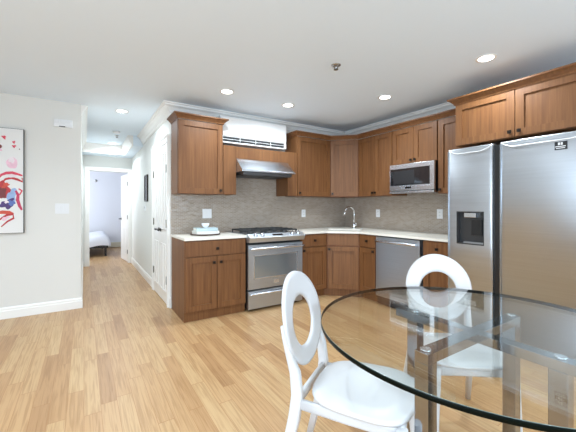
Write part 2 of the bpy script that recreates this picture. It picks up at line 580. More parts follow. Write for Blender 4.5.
# bedroom door, standing open
d = bpy.data.objects.new('door_3', None); COL.objects.link(d); d['kind'] = 'structure'
d.location = (OX1 - .02, HE + .1, .012); d.rotation_euler = (0, 0, PI / 2 + .10)
bm = bmesh.new()
panel_door(bm, .68, 1.94, .036, [])
for x0, x1 in ((.09, .31), (.37, .59)):
    for z0, z1 in ((1.62, 1.84), (.86, 1.54), (.14, .74)):
        for a in ((x0, x0 + .014, z0, z1), (x1 - .014, x1, z0, z1), (x0 + .014, x1 - .014, z0, z0 + .014), (x0 + .014, x1 - .014, z1 - .014, z1)):
            bx(bm, a[0], a[1], -.001, .006, a[2], a[3], .002)
            bx(bm, a[0], a[1], -.042, -.035, a[2], a[3], .002)
obj('door_leaf', bm, DOORW, d)
for hz in (.22, .98, 1.72):
    bm = bmesh.new(); bx(bm, -.008, .012, -.004, .006, hz - .045, hz + .045, .001); bx(bm, -.01, 0, -.03, .0, hz - .045, hz + .045, .001)
    obj('hinge', bm, HINGE, d)
bm = bmesh.new()
lathe(bm, [(.026, .0), (.026, .01)], 16, (.62, 0, .93), 'y'); lathe(bm, [(.01, .008), (.01, .05)], 10, (.62, 0, .93), 'y')
bx(bm, .51, .63, .045, .058, .919, .941, .004)
lathe(bm, [(.026, -.046), (.026, -.036)], 16, (.62, 0, .93), 'y'); lathe(bm, [(.01, -.09), (.01, -.044)], 10, (.62, 0, .93), 'y')
bx(bm, .51, .63, -.098, -.085, .919, .941, .004)
obj('door_handle', bm, BLKMET, d)

# mosaic backsplash, local x runs along each wall
bm = bmesh.new(); bx(bm, .0, X1 - .008, -.008, 0, .886, 1.9)
struct('backsplash_back', bm, TILE)
bm = bmesh.new(); bx(bm, 0, 2.23, -.008, 0, .886, 1.8)
struct('backsplash_right', bm, TILE, loc=(X1, -.0, 0), rotz=-PI / 2)

# ------------------------------------------------------------------ cabinets
BD = .60            # base carcass depth; doors sit in front of it
UD = .305
CT = 2.216
UB = 1.372


def shaker(bm, x0, x1, z0, z1, y, t=.02, s=.062, flat=False):
    """shaker front between x0..x1, z0..z1, back plane at y, front at y-t"""
    g = .003
    x0 += g; x1 -= g; z0 += g; z1 -= g
    if flat:
        bx(bm, x0, x1, y - t, y, z0, z1, .002); return
    bx(bm, x0, x0 + s, y - t, y, z0, z1, .0015); bx(bm, x1 - s, x1, y - t, y, z0, z1, .0015)
    bx(bm, x0 + s, x1 - s, y - t, y, z0, z0 + s, .0015); bx(bm, x0 + s, x1 - s, y - t, y, z1 - s, z1, .0015)
    bx(bm, x0 + s - .002, x1 - s + .002, y - t + .014, y - .001, z0 + s - .002, z1 - s + .002)


def knob(parent, x, y, z):
    bm = bmesh.new()
    lathe(bm, [(.006, y + .002), (.006, y - .012)], 10, (x, 0, z), 'y')
    bx(bm, x - .0145, x + .0145, y - .024, y - .011, z - .0145, z + .0145, .003)
    return obj('knob', bm, BLKMET, parent)


def front(cab, kind, x0, x1, z0, z1, y, knobs=(), s=.062, flat=False):
    bm = bmesh.new()
    shaker(bm, x0, x1, z0, z1, y, s=s, flat=flat)
    o = obj(kind, bm, WOOD, cab)
    for kx, kz in knobs: knob(o, kx, y - .02, kz)
    return o


def base_cab(label, loc, rotz, w_, fronts, side_left=False, depth=BD, kick_in=.05, top=.862):
    c = thing('base_cabinet', label, 'cabinet', loc, rotz, 'wooden base cabinets')
    bm = bmesh.new()
    bx(bm, 0, w_, -depth, -.012, .1, top, .001)
    bx(bm, .0 if not side_left else .0, w_, -depth + kick_in, -.02, .0, .1)
    obj('body', bm, WOOD, c)
    for f in fronts: front(c, *f)
    return c


DZ = .685
yb = -BD
base_cab('wooden base cabinet with wide drawer and two doors, left of the range', (0.004, 0, 0), 0, .696,
         [('drawer', .004, .692, DZ + .005, .855, yb, [(.348, .765)], .062, True),
          ('door', .004, .348, .105, DZ, yb, [(.308, .615)]),
          ('door', .348, .692, .105, DZ, yb, [(.388, .615)])], kick_in=.018)
base_cab('narrow wooden base cabinet directly right of the range, door knob at its top left', (1.485, 0, 0), 0, .427,
         [('drawer', .004, .424, DZ + .01, .855, yb, [(.215, .775)], .062, True),
          ('door', .004, .424, .105, DZ, yb, [(.035, .65)])])
# corner cabinet, five sided
c = thing('corner_base_cabinet', 'wooden corner base cabinet under the faucet, its door set diagonally', 'cabinet', (X1, 0, 0), 0, 'wooden base cabinets')
CS = .921


def prism(bm, poly, z0, z1):
    a = [bm.verts.new((x, y, z0)) for x, y in poly]; b = [bm.verts.new((x, y, z1)) for x, y in poly]
    n = len(poly)
    for i in range(n): bm.faces.new((a[i], a[(i + 1) % n], b[(i + 1) % n], b[i]))
    bm.faces.new(a); bm.faces.new(b)


bm = bmesh.new()
prism(bm, [(-CS, -.012), (-.012, -.012), (-.012, -CS), (-BD, -CS), (-CS, -BD)], .1, .862)
obj('body', bm, WOODIN, c); bm = bmesh.new()
prism(bm, [(-CS, -.02), (-.02, -.02), (-.02, -CS), (-BD + .05, -CS), (-CS, -BD + .05)], 0, .1)
obj('kick_board', bm, WOOD, c)
DL = (CS - BD) * math.sqrt(2)


def diag_front(cab, kind, x0, x1, z0, z1, cs, dep, knobs=(), flat=False):
    bm = bmesh.new(); shaker(bm, x0, x1, z0, z1, 0, flat=flat)
    o = obj(kind, bm, WOOD, cab, loc=(-cs, -dep, 0), rotz=-PI / 4)
    for kx, kz in knobs: knob(o, kx, -.02, kz)
    return o


diag_front(c, 'drawer', .016, DL - .016, DZ + .01, .855, CS, BD, flat=True)
diag_front(c, 'door', .016, DL - .016, .105, DZ, CS, BD, [(.045, .645)])
base_cab('narrow wooden base cabinet between the corner cabinet and the dishwasher', (X1, -CS, 0), -PI / 2, .286,
         [('drawer', .003, .283, DZ + .01, .855, yb, [(.143, .775)], .062, True),
          ('door', .003, .283, .105, DZ, yb, [(.25, .65)])])
base_cab('wooden base cabinet between the dishwasher and the fridge', (X1, -1.868, 0), -PI / 2, .33,
         [('drawer', .003, .327, DZ + .01, .855, yb, [(.17, .775)], .062, True),
          ('door', .003, .327, .105, DZ, yb, [(.29, .65)])])

# wood crown on the upper cabinets
cprof = [(0, CT), (.006, CT), (.01, CT + .012), (.022, CT + .024), (.04, CT + .04), (.052, CT + .046), (.052, CT + .06), (0, CT + .06)]


def upper(label, loc, rotz, w_, z0, z1, fronts, depth=UD, name='wall_cabinet', crown=None):
    c = thing(name, label, 'cabinet', loc, rotz, 'wooden wall cabinets')
    bm = bmesh.new(); bx(bm, 0, w_, -depth, -.001, z0, z1, .001)
    obj('body', bm, WOOD, c)
    for f in fronts: front(c, *f)
    if crown:
        bm = bmesh.new(); sweep(bm, crown[0], cprof, *crown[1:])
        obj('crown', bm, WOOD, c)
    return c


yu = -UD
upper('tall single-door wooden wall cabinet left of the air conditioner, beside the hall', (.004, 0, 0), 0, .533, UB, CT,
      [('door', .003, .53, UB, CT - .004, yu, [(.497, UB + .045)])], crown=([(0, 0), (0, -.325), (.533, -.325), (.533, -.001)],))
# right of the hood
a_ = math.tan(PI / 8)
UC = .61
upper('single-door wooden wall cabinet right of the hood, before the corner', (1.625, 0, 0), 0, .600, UB, CT,
      [('door', .003, .598, UB, CT - .004, yu, [(.035, UB + .045)])], crown=([(0, -.001), (0, -.325), (.60, -.325)], None, (-a_, -1)))
c = thing('corner_wall_cabinet', 'wooden corner wall cabinet above the faucet with a diagonal door', 'cabinet', (X1, 0, 0), 0, 'wooden wall cabinets')
bm = bmesh.new(); prism(bm, [(-UC, -.001), (-.001, -.001), (-.001, -UC), (-UD, -UC), (-UC, -UD)], UB, CT); obj('body', bm, WOODIN, c)
UL = (UC - UD) * math.sqrt(2)
diag_front(c, 'door', .014, UL - .014, UB, CT - .004, UC, UD, [(.045, UB + .045)])
s2 = math.sqrt(.5)
bm = bmesh.new()
off = .02 * a_
sweep(bm, [(-UC - off * 0 - .003, -.325), (-.325, -UC - .003)], cprof, (-a_, -1), (-1, -a_)); obj('crown', bm, WOOD, c)
upper('two-door wooden wall cabinet between the corner cabinet and the microwave', (X1, -UC - .004, 0), -PI / 2, .604, UB, CT,
      [('door', .003, .302, UB, CT - .004, yu, [(.278, UB + .045)]), ('door', .302, .602, UB, CT - .004, yu, [(.326, UB + .045)])],
      crown=([(0, -.325), (.604, -.325)], (a_, -1), (0, -1)))
upper('short two-door wooden wall cabinet above the microwave', (X1, -1.222, 0), -PI / 2, .632, 1.757, CT,
      [('door', .003, .316, 1.757, CT - .004, yu, [(.288, 1.80)]), ('door', .316, .629, 1.757, CT - .004, yu, [(.344, 1.80)])],
      crown=([(0, -.325), (.632, -.325)],))
upper('narrow single-door wooden wall cabinet between microwave and fridge', (X1, -1.858, 0), -PI / 2, .380, UB, CT,
      [('door', .003, .377, UB, CT - .004, yu, [(.035, UB + .045)])], crown=([(0, -.325), (.380, -.325)],))
upper('wide two-door wooden cabinet above the stainless fridge', (X1, -2.242, 0), -PI / 2, 1.03, 1.815, CT + .012,
      [('door', .003, .515, 1.815, CT + .006, -.63, [(.48, 1.86)]), ('door', .515, 1.027, 1.815, CT + .006, -.63, [(.55, 1.86)])],
      depth=.63, crown=([(0, -.326), (0, -.65), (1.03, -.65)],))

# wood filler panels around the hood
for lb, x0, x1, z0, z1 in (('upright wooden filler board left of the hood', .54, .705, UB, 1.972),
                           ('upright wooden filler board right of the hood', 1.468, 1.622, UB, 1.975),
                           ('horizontal wooden board between the hood and the air conditioner', .7065, 1.4665, 1.822, 1.970)):
    bm = bmesh.new()
    bx(bm, x0, x1, -.322, -.302, z0, z1, .001)
    if z0 == UB:
        if x0 < 1: bx(bm, x1 - .018, x1, -.302, -.009, z0, z1)
        else: bx(bm, x0, x0 + .018, -.302, -.009, z0, z1)
    else:
        bx(bm, x0, x1, -.302, -.009, z1 - .018, z1)
    tag(obj('filler_panel', bm, WOOD), lb, 'panel', 'wooden boards around the hood')

# ------------------------------------------------------------------ countertops
bm = bmesh.new(); bx(bm, -.004, .702, -.64, -.009, .8635, .885, .003); bx(bm, -.004, .702, -.64, -.60, .852, .8635)
bm.free()
bm = bmesh.new(); bx(bm, -.004, .702, -.638, -.009, .864, .890, .003)
tag(obj('countertop', bm, QUARTZ), 'short white countertop left of the range, carrying a tray', 'countertop', 'white countertops')


def slab_with_hole(bm, outer, inner, z0, z1):
    for z in (z0, z1):
        vo = [bm.verts.new((x, y, z)) for x, y in outer]; vi = [bm.verts.new((x, y, z)) for x, y in inner]
        es = [bm.edges.new((l[i], l[(i + 1) % len(l)])) for l in (vo, vi) for i in range(len(l))]
        bmesh.ops.triangle_fill(bm, use_beauty=True, edges=es)
        if z == z0: lo = (vo, vi)
        else: hi = (vo, vi)
    for a, b in zip(lo, hi):
        n = len(a)
        for i in range(n): bm.faces.new((a[i], a[(i + 1) % n], b[(i + 1) % n], b[i]))


cx_, cy_ = X1 - .52, -.52     # sink centre, turned 45 degrees


def rot45(pts): return [(cx_ + s2 * (x + y), cy_ + s2 * (-x + y)) for x, y in pts]


def rr(hx, hy, r, n=5):
    o = []
    for sx, sy, a0 in ((1, 1, 0), (-1, 1, PI / 2), (-1, -1, PI), (1, -1, 1.5 * PI)):
        for k in range(n + 1):
            a = a0 + k / n * PI / 2
            o.append((sx * (hx - r) + r * math.cos(a), sy * (hy - r) + r * math.sin(a)))
    return o


k_ = .038
bm = bmesh.new()
outer = [(1.482, -.009), (X1 - .009, -.009), (X1 - .009, -2.205), (X1 - BD - k_, -2.205), (X1 - BD - k_, -CS - k_ * a_), (X1 - CS - k_ * a_, -BD - k_), (1.482, -BD - k_)]
slab_with_hole(bm, outer, rot45(rr(.25, .165, .05)), .864, .890)
tag(obj('countertop', bm, QUARTZ), 'long white countertop running round the corner from the range to the fridge', 'countertop', 'white countertops')
bm = bmesh.new()
ro, ri = rot45(rr(.262, .177, .055)), rot45(rr(.235, .15, .05))
n = len(ro)
v1 = [bm.verts.new((x, y, .8625)) for x, y in ro]; v2 = [bm.verts.new((x, y, .8632)) for x, y in rot45(rr(.255, .17, .05))]
v3 = [bm.verts.new((x, y, .862)) for x, y in ri]; v4 = [bm.verts.new((x, y, .70)) for x, y in rot45(rr(.22, .135, .05))]
for a, b in ((v1, v2), (v2, v3), (v3, v4)):
    for i in range(n): bm.faces.new((a[i], a[(i + 1) % n], b[(i + 1) % n], b[i]))
bm.faces.new(v4)
tag(obj('sink', bm, STEEL), 'stainless steel sink set diagonally in the corner of the countertop', 'sink')
# faucet
fc = thing('faucet', 'chrome gooseneck faucet standing in the corner behind the sink', 'faucet', (2.62, -.42, .8905), -PI / 2 - .1)
bm = bmesh.new()
lathe(bm, [(.028, 0), (.028, .008), (.02, .014), (.017, .06), (.016, .075)], 20)
obj('faucet_base', bm, FCHROME, fc)
bm = bmesh.new()
pts = [(0, 0, .07), (0, 0, .2)]
for k in range(13):
    a = PI * k / 12 * .93
    pts.append((0, -.085 + .085 * math.cos(a), .245 + .085 * math.sin(a)))
tube(bm, pts, .0115, 14)
obj('spout', bm, FCHROME, fc)
e = Vector(pts[-1]); dd = (e - Vector(pts[-2])).normalized()
bm = bmesh.new(); tube(bm, [e - dd * .005, e + dd * .02, e + dd * .07], 0, 14, [(.013, .013), (.015, .015), (.014, .014)])
obj('spray_head', bm, FCHROME, fc)
bm = bmesh.new(); tube(bm, [(.012, 0, .045), (.045, 0, .05), (.052, -.01, .09)], 0, 10, [(.011, .011), (.01, .01), (.005, .005)])
obj('lever', bm, FCHROME, fc)

# ------------------------------------------------------------------ range
RX0, RX1 = .708, 1.474
rg = thing('gas_range', 'stainless steel gas range with oven between the base cabinets', 'range', (RX0, 0, 0), 0)
RW = RX1 - RX0
bm = bmesh.new()
bx(bm, .004, RW - .004, -.615, -.03, .03, .862, .002)
for x in (.05, RW - .05):
    for y in (-.58, -.08): lathe(bm, [(.018, 0), (.018, .03)], 10, (x, y, 0))
obj('body', bm, BLACK, rg)
bm = bmesh.new(); bx(bm, -.0, RW, -.62, -.03, .8625, .896, .003)
obj('cooktop', bm, BRIGHT, rg)
bm = bmesh.new()   # sloping control panel
poly = [(-.62, .806), (-.62, .902), (-.648, .904), (-.712, .868), (-.716, .862), (-.69, .806)]
vs = [[bm.verts.new((x, y, z)) for y, z in poly] for x in (-.004, RW + .004)]
for i in range(6): bm.faces.new((vs[0][i], vs[0][(i + 1) % 6], vs[1][(i + 1) % 6], vs[1][i]))
bm.faces.new(vs[0]); bm.faces.new(vs[1])
cp = obj('control_panel', bm, steel_mat('satin_steel', (.58, .62, .66, 1), .45, .08), rg, mods=[('BEVEL', .003)])
ksl = Vector((0, -.49, .87))
for x in (.085, .175, RW - .175, RW - .085):
    bm = bmesh.new()
    m_ = Matrix.Translation((x, -.682, .887)) @ Matrix.Rotation(.52, 4, 'X')
    lathe(bm, [(.026, 0), (.026, .005), (.019, .007), (.017, .028), (.014, .031)], 18)
    bx(bm, -.004, .004, -.017, .017, .028, .037, .001)
    bmesh.ops.transform(bm, matrix=m_, verts=bm.verts)
    obj('knob', bm, BRIGHT, cp)
bm = bmesh.new(); bx(bm, -.07, .07, -.015, .015, 0, .002)
bmesh.ops.transform(bm, matrix=Matrix.Translation((RW / 2, -.682, .8865)) @ Matrix.Rotation(.515, 4, 'X'), verts=bm.verts)
obj('display', bm, DARKGL, cp)
# grates and burners
for gx0, gx1 in ((.03, .255), (.265, .50), (.51, .735)):
    bm = bmesh.new()
    zt = .937
    for y in (-.575, -.11): bx(bm, gx0, gx1, y - .007, y + .007, zt - .014, zt, .002)
    for x in (gx0, gx1): bx(bm, x - .007 if x == gx1 else x, x if x == gx1 else x + .007, -.582, -.103, zt - .014, zt, .002)
    xm = (gx0 + gx1) / 2
    bx(bm, xm - .006, xm + .006, -.575, -.11, zt - .012, zt + .006, .002)
    for y in (-.46, -.34, -.22): bx(bm, gx0, gx1, y - .006, y + .006, zt - .012, zt + .006, .002)
    for x in (gx0 + .008, gx1 - .008):
        for y in (-.57, -.115): bx(bm, x - .006, x + .006, y - .006, y + .006, .896, zt - .012)
    obj('grate', bm, IRON, rg)
for x, y in ((.14, -.45), (.14, -.21), (.383, -.33), (.62, -.45), (.62, -.21)):
    bm = bmesh.new(); lathe(bm, [(.05, .896), (.048, .904), (.034, .906), (.034, .914), (.02, .918)], 20, (x, y, 0))
    obj('burner', bm, IRON, rg)
# oven door
bm = bmesh.new()
D0, D1, yF, yB = .258, .775, -.66, -.618
wx0, wx1, wz0, wz1 = .07, RW - .075, .375, .655
for a in ((0.002, wx0, D0, D1), (wx1, RW - .002, D0, D1), (wx0, wx1, D0, wz0), (wx0, wx1, wz1, D1)):
    bx(bm, a[0], a[1], yF, yB, a[2], a[3])
bmesh.ops.remove_doubles(bm, verts=bm.verts, dist=.0001)
od = obj('oven_door', bm, STEEL, rg)
bm = bmesh.new()
for a in ((wx0, wx0 + .012, wz0, wz1), (wx1 - .012, wx1, wz0, wz1), (wx0, wx1, wz0, wz0 + .012), (wx0, wx1, wz1 - .012, wz1)):
    bx(bm, a[0], a[1], yF - .004, yF + .002, a[2], a[3], .001)
obj('window_trim', bm, BRIGHT, od)
bm = bmesh.new(); bx(bm, wx0 + .001, wx1 - .001, yF + .004, yB, wz0 + .001, wz1 - .001)
obj('window', bm, OVENGL, od)


def bar_handle(parent, x0, x1, y, z, r=.014, out=.045, mat=BRIGHT):
    bm = bmesh.new()
    tube(bm, [(x0, y - out, z), (x0 + .03, y - out - .004, z), ((x0 + x1) / 2, y - out - .008, z), (x1 - .03, y - out - .004, z), (x1, y - out, z)], r, 14,
         [(r, r)] * 5)
    for x in (x0 + .018, x1 - .018): bx(bm, x - .012, x + .012, y - out, y + .0005, z - .009, z + .009, .003)
    return obj('handle', bm, mat, parent)


bar_handle(od, .012, RW - .012, yF, .735, .0155)
bm = bmesh.new(); bx(bm, .34, .415, yF - .003, yF + .001, .305, .345, .001)
for z in (.333, .322, .312): bx(bm, .35, .405, yF - .0036, yF - .0028, z - .0015, z + .0015)
obj('badge', bm, BRIGHT, od)
bm = bmesh.new(); bx(bm, .002, RW - .002, -.66, -.618, .03, .24, .003)
dr = obj('drawer', bm, STEEL, rg)
bar_handle(dr, .012, RW - .012, -.66, .208, .0135, .03)

# ------------------------------------------------------------------ hood
hd = thing('range_hood', 'stainless steel under-cabinet hood above the range', 'range hood', (.7075, 0, 0))
hw = .758
bm = bmesh.new()   # faceted wedge canopy
A_, B_, C_, D_ = [bm.verts.new(p) for p in ((0, -.324, 1.8205), (.16, -.345, 1.812), (hw - .16, -.345, 1.812), (hw, -.324, 1.8205))]
E_, F_ = [bm.verts.new(p) for p in ((0, -.495, 1.672), (hw, -.495, 1.672))]
G_, H_, I_, J_ = [bm.verts.new(p) for p in ((0, -.009, 1.672), (hw, -.009, 1.672), (0, -.009, 1.8205), (hw, -.009, 1.8205))]
for f in ((A_, E_, B_), (B_, E_, F_, C_), (C_, F_, D_), (A_, B_, C_, D_, J_, I_), (E_, G_, H_, F_), (A_, I_, G_, E_), (D_, F_, H_, J_), (I_, J_, H_, G_)):
    bm.faces.new(f)
obj('canopy', bm, BRIGHT, hd)
bm = bmesh.new(); bx(bm, -.0, hw + .006, -.50, -.325, 1.650, 1.671, .003); bx(bm, 0, hw, -.324, -.009, 1.650, 1.671)
obj('lip', bm, BRIGHT, hd)
bm = bmesh.new(); bx(bm, .03, hw - .03, -.47, -.03, 1.615, 1.649, .004)
for k in range(2):
    x0 = .06 + k * .33
    for j in range(9): bx(bm, x0, x0 + .3, -.44 + j * .044, -.418 + j * .044, 1.609, 1.616)
obj('filter', bm, plain('filter_metal', (.12, .12, .125, 1), .35, metal=.8, noise=.2, nscale=20), hd)

# ------------------------------------------------------------------ air conditioner
ac = thing('air_conditioner', 'white split air conditioner on the wall above the hood', 'air conditioner', (.545, 0, 0))
aw = .972
bm = bmesh.new()
P_ = [(-.001, 2.03), (-.001, 2.365), (-.185, 2.372), (-.204, 2.36), (-.21, 2.33), (-.21, 2.15), (-.2, 2.108), (-.185, 2.105), (-.14, 2.045), (-.12, 2.03)]
vs = [[bm.verts.new((x, y, z)) for y, z in P_] for x in (0, aw)]
n = len(P_)
for i in range(n): bm.faces.new((vs[0][i], vs[0][(i + 1) % n], vs[1][(i + 1) % n], vs[1][i]))
bm.faces.new(vs[0]); bm.faces.new(vs[1])
obj('body', bm, ACW, ac, mods=[('BEVEL', .006)])
bm = bmesh.new()
bx(bm, .035, aw - .035, -.199, -.13, 2.052, 2.105)
obj('outlet_slot', bm, plain('ac_slot', (.03, .03, .032, 1), .6, noise=.1), ac)
bm = bmesh.new()
for xe in (0, aw - .036): bx(bm, xe, xe + .036, -.204, -.1, 2.035, 2.12, .008)
bx(bm, .0, aw, -.195, -.09, 2.03, 2.048, .005)
obj('lower_frame', bm, ACW, ac)
bm = bmesh.new()
bx(bm, .036, aw - .036, -.206, -.198, 2.074, 2.079)
for k in range(1, 4): bx(bm, .04 + k * .225, .046 + k * .225, -.208, -.19, 2.05, 2.106)
obj('louver', bm, ACW, ac)
bm = bmesh.new(); bx(bm, .03, aw - .03, -.2125, -.2095, 2.125, 2.345, .001)
obj('front_panel', bm, ACW, ac)

# ------------------------------------------------------------------ microwave
mw = thing('microwave', 'stainless over-counter microwave under the short wall cabinet', 'microwave', (X1, -1.226, 0), -PI / 2)
mwid = .622
MF = -.375
bm = bmesh.new(); bx(bm, 0, mwid, MF + .03, -.009, 1.402, 1.754, .002); obj('body', bm, BLACK, mw)
bm = bmesh.new()
z0, z1 = 1.392, 1.752
bx(bm, 0, mwid, MF, MF + .029, z1 - .055, z1, .002); bx(bm, 0, mwid, MF, MF + .029, z0 + .03, z0 + .095, .002)
bx(bm, 0, .012, MF, MF + .029, z0 + .095, z1 - .055); bx(bm, mwid - .055, mwid, MF, MF + .029, z0 + .095, z1 - .055)
obj('door', bm, BRIGHT, mw)
bm = bmesh.new(); bx(bm, .012, mwid - .055, MF + .003, MF + .028, z0 + .095, z1 - .055); obj('window', bm, DARKGL, mw)
bm = bmesh.new(); bx(bm, .06, .36, MF + .0015, MF + .0035, z0 + .115, z1 - .08)
obj('window_mesh', bm, plain('mesh_screen', (.02, .02, .022, 1), .3, noise=.1, nscale=90), mw)
bm = bmesh.new(); bx(bm, .23, .32, MF - .001, MF + .002, z0 + .055, z0 + .078); obj('display', bm, DARKGL, mw)
bm = bmesh.new(); bx(bm, -.001, mwid + .001, MF - .006, MF + .06, z0 - .004, z0 + .022, .003); obj('bottom_lip', bm, BRIGHT, mw)

# ------------------------------------------------------------------ dishwasher
dw = thing('dishwasher', 'stainless dishwasher with a bar handle under the long countertop', 'dishwasher', (X1, -1.2085, 0), -PI / 2)
bm = bmesh.new(); bx(bm, 0.0, .655, -.58, -.03, .0, .862, .001); obj('body', bm, BLACK, dw)
bm = bmesh.new(); bx(bm, .006, .626, -.625, -.582, .11, .848, .004); ddr = obj('door', bm, STEEL, dw)
bm = bmesh.new()
tube(bm, [(.03, -.662, .795), (.1, -.672, .797), (.316, -.68, .798), (.53, -.672, .797), (.602, -.662, .795)], 0, 14, [(.011, .015)] * 5)
for x in (.045, .587): bx(bm, x - .014, x + .014, -.668, -.6245, .785, .806, .003)
obj('handle', bm, BRIGHT, ddr)
bm = bmesh.new(); bx(bm, .006, .626, -.60, -.582, .012, .10, .002); obj('kick_plate', bm, BLACK, dw)

# ------------------------------------------------------------------ fridge
FXF = 2.075
fr = thing('refrigerator', 'large stainless side-by-side fridge with a water dispenser', 'refrigerator', (X1, -2.243, 0), -PI / 2)
FWD = 1.02
dF = -(X1 - FXF)     # front plane in local y
bm = bmesh.new(); bx(bm, .006, FWD - .006, dF + .075, -.02, .02, 1.755, .004)
for x in (.06, FWD - .06):
    for y in (dF + .12, -.08): lathe(bm, [(.02, 0), (.02, .025)], 10, (x, y, 0))
obj('body', bm, plain('fridge_side_grey', (.16, .16, .165, 1), .4, metal=.4, noise=.05), fr)
bm = bmesh.new(); bx(bm, .394, .442, dF + .022, dF + .072, .05, 1.752)
obj('gap_gasket', bm, BLACK, fr)


def fridge_door(x0, x1, hole=None):
    """bowed steel door with rounded vertical edges"""
    bm = bmesh.new()
    z0, z1 = .045, 1.768
    nx = 24
    r = .02

    def yf(x):
        u = (x - x0) / (x1 - x0) * 2 - 1
        y = dF + .010 * u * u
        ed = min(x - x0, x1 - x)
        if ed < r: y += r - math.sqrt(max(0, r * r - (r - ed) ** 2))
        return y
    xs = sorted(set([x0 + (x1 - x0) * i / nx for i in range(nx + 1)] + [x0 + .002, x0 + .006, x0 + .012, x1 - .002, x1 - .006, x1 - .012] + (list(hole[:2]) if hole else [])))
    zs = [z0] + ([hole[2], hole[3]] if hole else []) + [z1 - .012, z1 - .004, z1]
    grid = [[bm.verts.new((x, yf(x) + (.0 if z < z1 - .011 else (.003 if z < z1 - .001 else .012)), z)) for z in zs] for x in xs]
    back = [[bm.verts.new((x, dF + .07, z)) for z in (z0, z1)] for x in xs]
    for i in range(len(xs) - 1):
        for j in range(len(zs) - 1):
            if hole and xs[i] >= hole[0] - 1e-6 and xs[i + 1] <= hole[1] + 1e-6 and abs(zs[j] - hole[2]) < 1e-6: continue
            f = bm.faces.new((grid[i][j], grid[i + 1][j], grid[i + 1][j + 1], grid[i][j + 1])); f.smooth = True
        bm.faces.new((grid[i][-1], grid[i + 1][-1], back[i + 1][1], back[i][1]))
        bm.faces.new((grid[i][0], grid[i + 1][0], back[i + 1][0], back[i][0]))
        bm.faces.new((back[i][0], back[i + 1][0], back[i + 1][1], back[i][1]))
    for i in (0, -1):
        bm.faces.new([*grid[i], back[i][1], back[i][0]])
    return obj('door', bm, STEELF, fr), yf


HX0, HX1, HZ0, HZ1 = .076, .320, .876, 1.178
dl, yfl = fridge_door(-.012, .393, (HX0, HX1, HZ0, HZ1))
drr, yfr = fridge_door(.443, FWD - .004)


def smile(parent, x0, x1, yf):
    """bright tube painting in the highlight along the pocket grip below the door top"""
    bm = bmesh.new()
    pts = []
    for i in range(29):
        u = i / 28
        x = x0 + (x1 - x0) * u
        e_ = min(u, 1 - u) * (x1 - x0)
        q = min(1, e_ / .11)
        z = 1.762 - .046 * (1 - (1 - q) ** 2)
        pts.append((x, yf(x) - .001, z))
    tube(bm, pts, .0042, 8)
    return obj('grip_highlight', bm, GLINT, parent)


smile(dl, -.004, .386, yfl)
smile(drr, .452, FWD - .012, yfr)
for p, x in ((dl, .388), (drr, .4485), (dl, -.0065)):
    bm = bmesh.new(); bx(bm, x - .002, x + .002, dF + .004, dF + .03, .05, 1.75)
    obj('door_edge', bm, BRIGHT, p)
# dispenser
bm = bmesh.new()
yd = dF + .001
bx(bm, HX0, HX1, yd + .055, yd + .06, HZ0, HZ1)
bx(bm, HX0, HX0 + .005, yd + .002, yd + .055, HZ0, HZ1); bx(bm, HX1 - .005, HX1, yd + .002, yd + .055, HZ0, HZ1)
bx(bm, HX0, HX1, yd + .002, yd + .055, HZ1 - .01, HZ1); bx(bm, HX0, HX1, yd + .002, yd + .055, HZ0, HZ0 + .01)
dsp = obj('dispenser', bm, plain('dispenser_grey', (.05, .05, .052, 1), .3, metal=.3, noise=.1, nscale=12), dl)
for nm, b_, m_ in (('nozzle_panel', (HX0 + .065, HX1 - .075, yd + .012, yd + .055, HZ1 - .055, HZ1 - .012, .004), BRIGHT),
                   ('paddle', (HX0 + .12, HX1 - .035, yd + .034, yd + .055, HZ0 + .085, HZ1 - .075, .006), BLACK),
                   ('drip_tray', (HX0 + .06, HX1 - .01, yd + .01, yd + .055, HZ0 + .01, HZ0 + .022, .002), STEEL)):
    bm = bmesh.new(); bx(bm, *b_); o_ = obj(nm, bm, m_, fr)
    o_['label'] = {'nozzle_panel': 'silver dispenser nozzle panel', 'paddle': 'black dispenser paddle', 'drip_tray': 'grey drip tray'}[nm]
# black energy label with small white marks
bm = bmesh.new()
sx0, sx1, sz0, sz1 = .812, .893, 1.642, 1.703
ys = yfr(.85) - .0008
bx(bm, sx0, sx1, ys, ys + .003, sz0, sz1, 0, 0)
for a in ((.838, .850, .035, .055), (.854, .866, .035, .055), (.822, .883, .022, .028), (.826, .879, .010, .015)):
    bx(bm, a[0], a[1], ys - .0006, ys + .001, sz0 + a[2], sz0 + a[3], 0, 1)
obj('sticker', bm, [BLACK, WPLATE], drr)

# ------------------------------------------------------------------ wall plates
def plate(name, label, cat, loc, rotz, w_, h_, slots, group=None):
    p = thing(name, label, cat, loc, rotz, group)
    bm = bmesh.new(); bx(bm, -w_ / 2, w_ / 2, -.006, 0, -h_ / 2, h_ / 2, .002)
    obj('plate', bm, WPLATE, p)
    for nm, x, z, a, b in slots:
        bm = bmesh.new(); bx(bm, x - a / 2, x + a / 2, -.0085, -.005, z - b / 2, z + b / 2, .0015)
        o = obj(nm, bm, WPLATE, p)
        if nm == 'socket':
            bm = bmesh.new()
            for s in (-.006, .006): bx(bm, x + s - .0012, x + s + .0012, -.0091, -.0083, z - .006, z + .006)
            obj('slot', bm, BLACK, o)
    return p


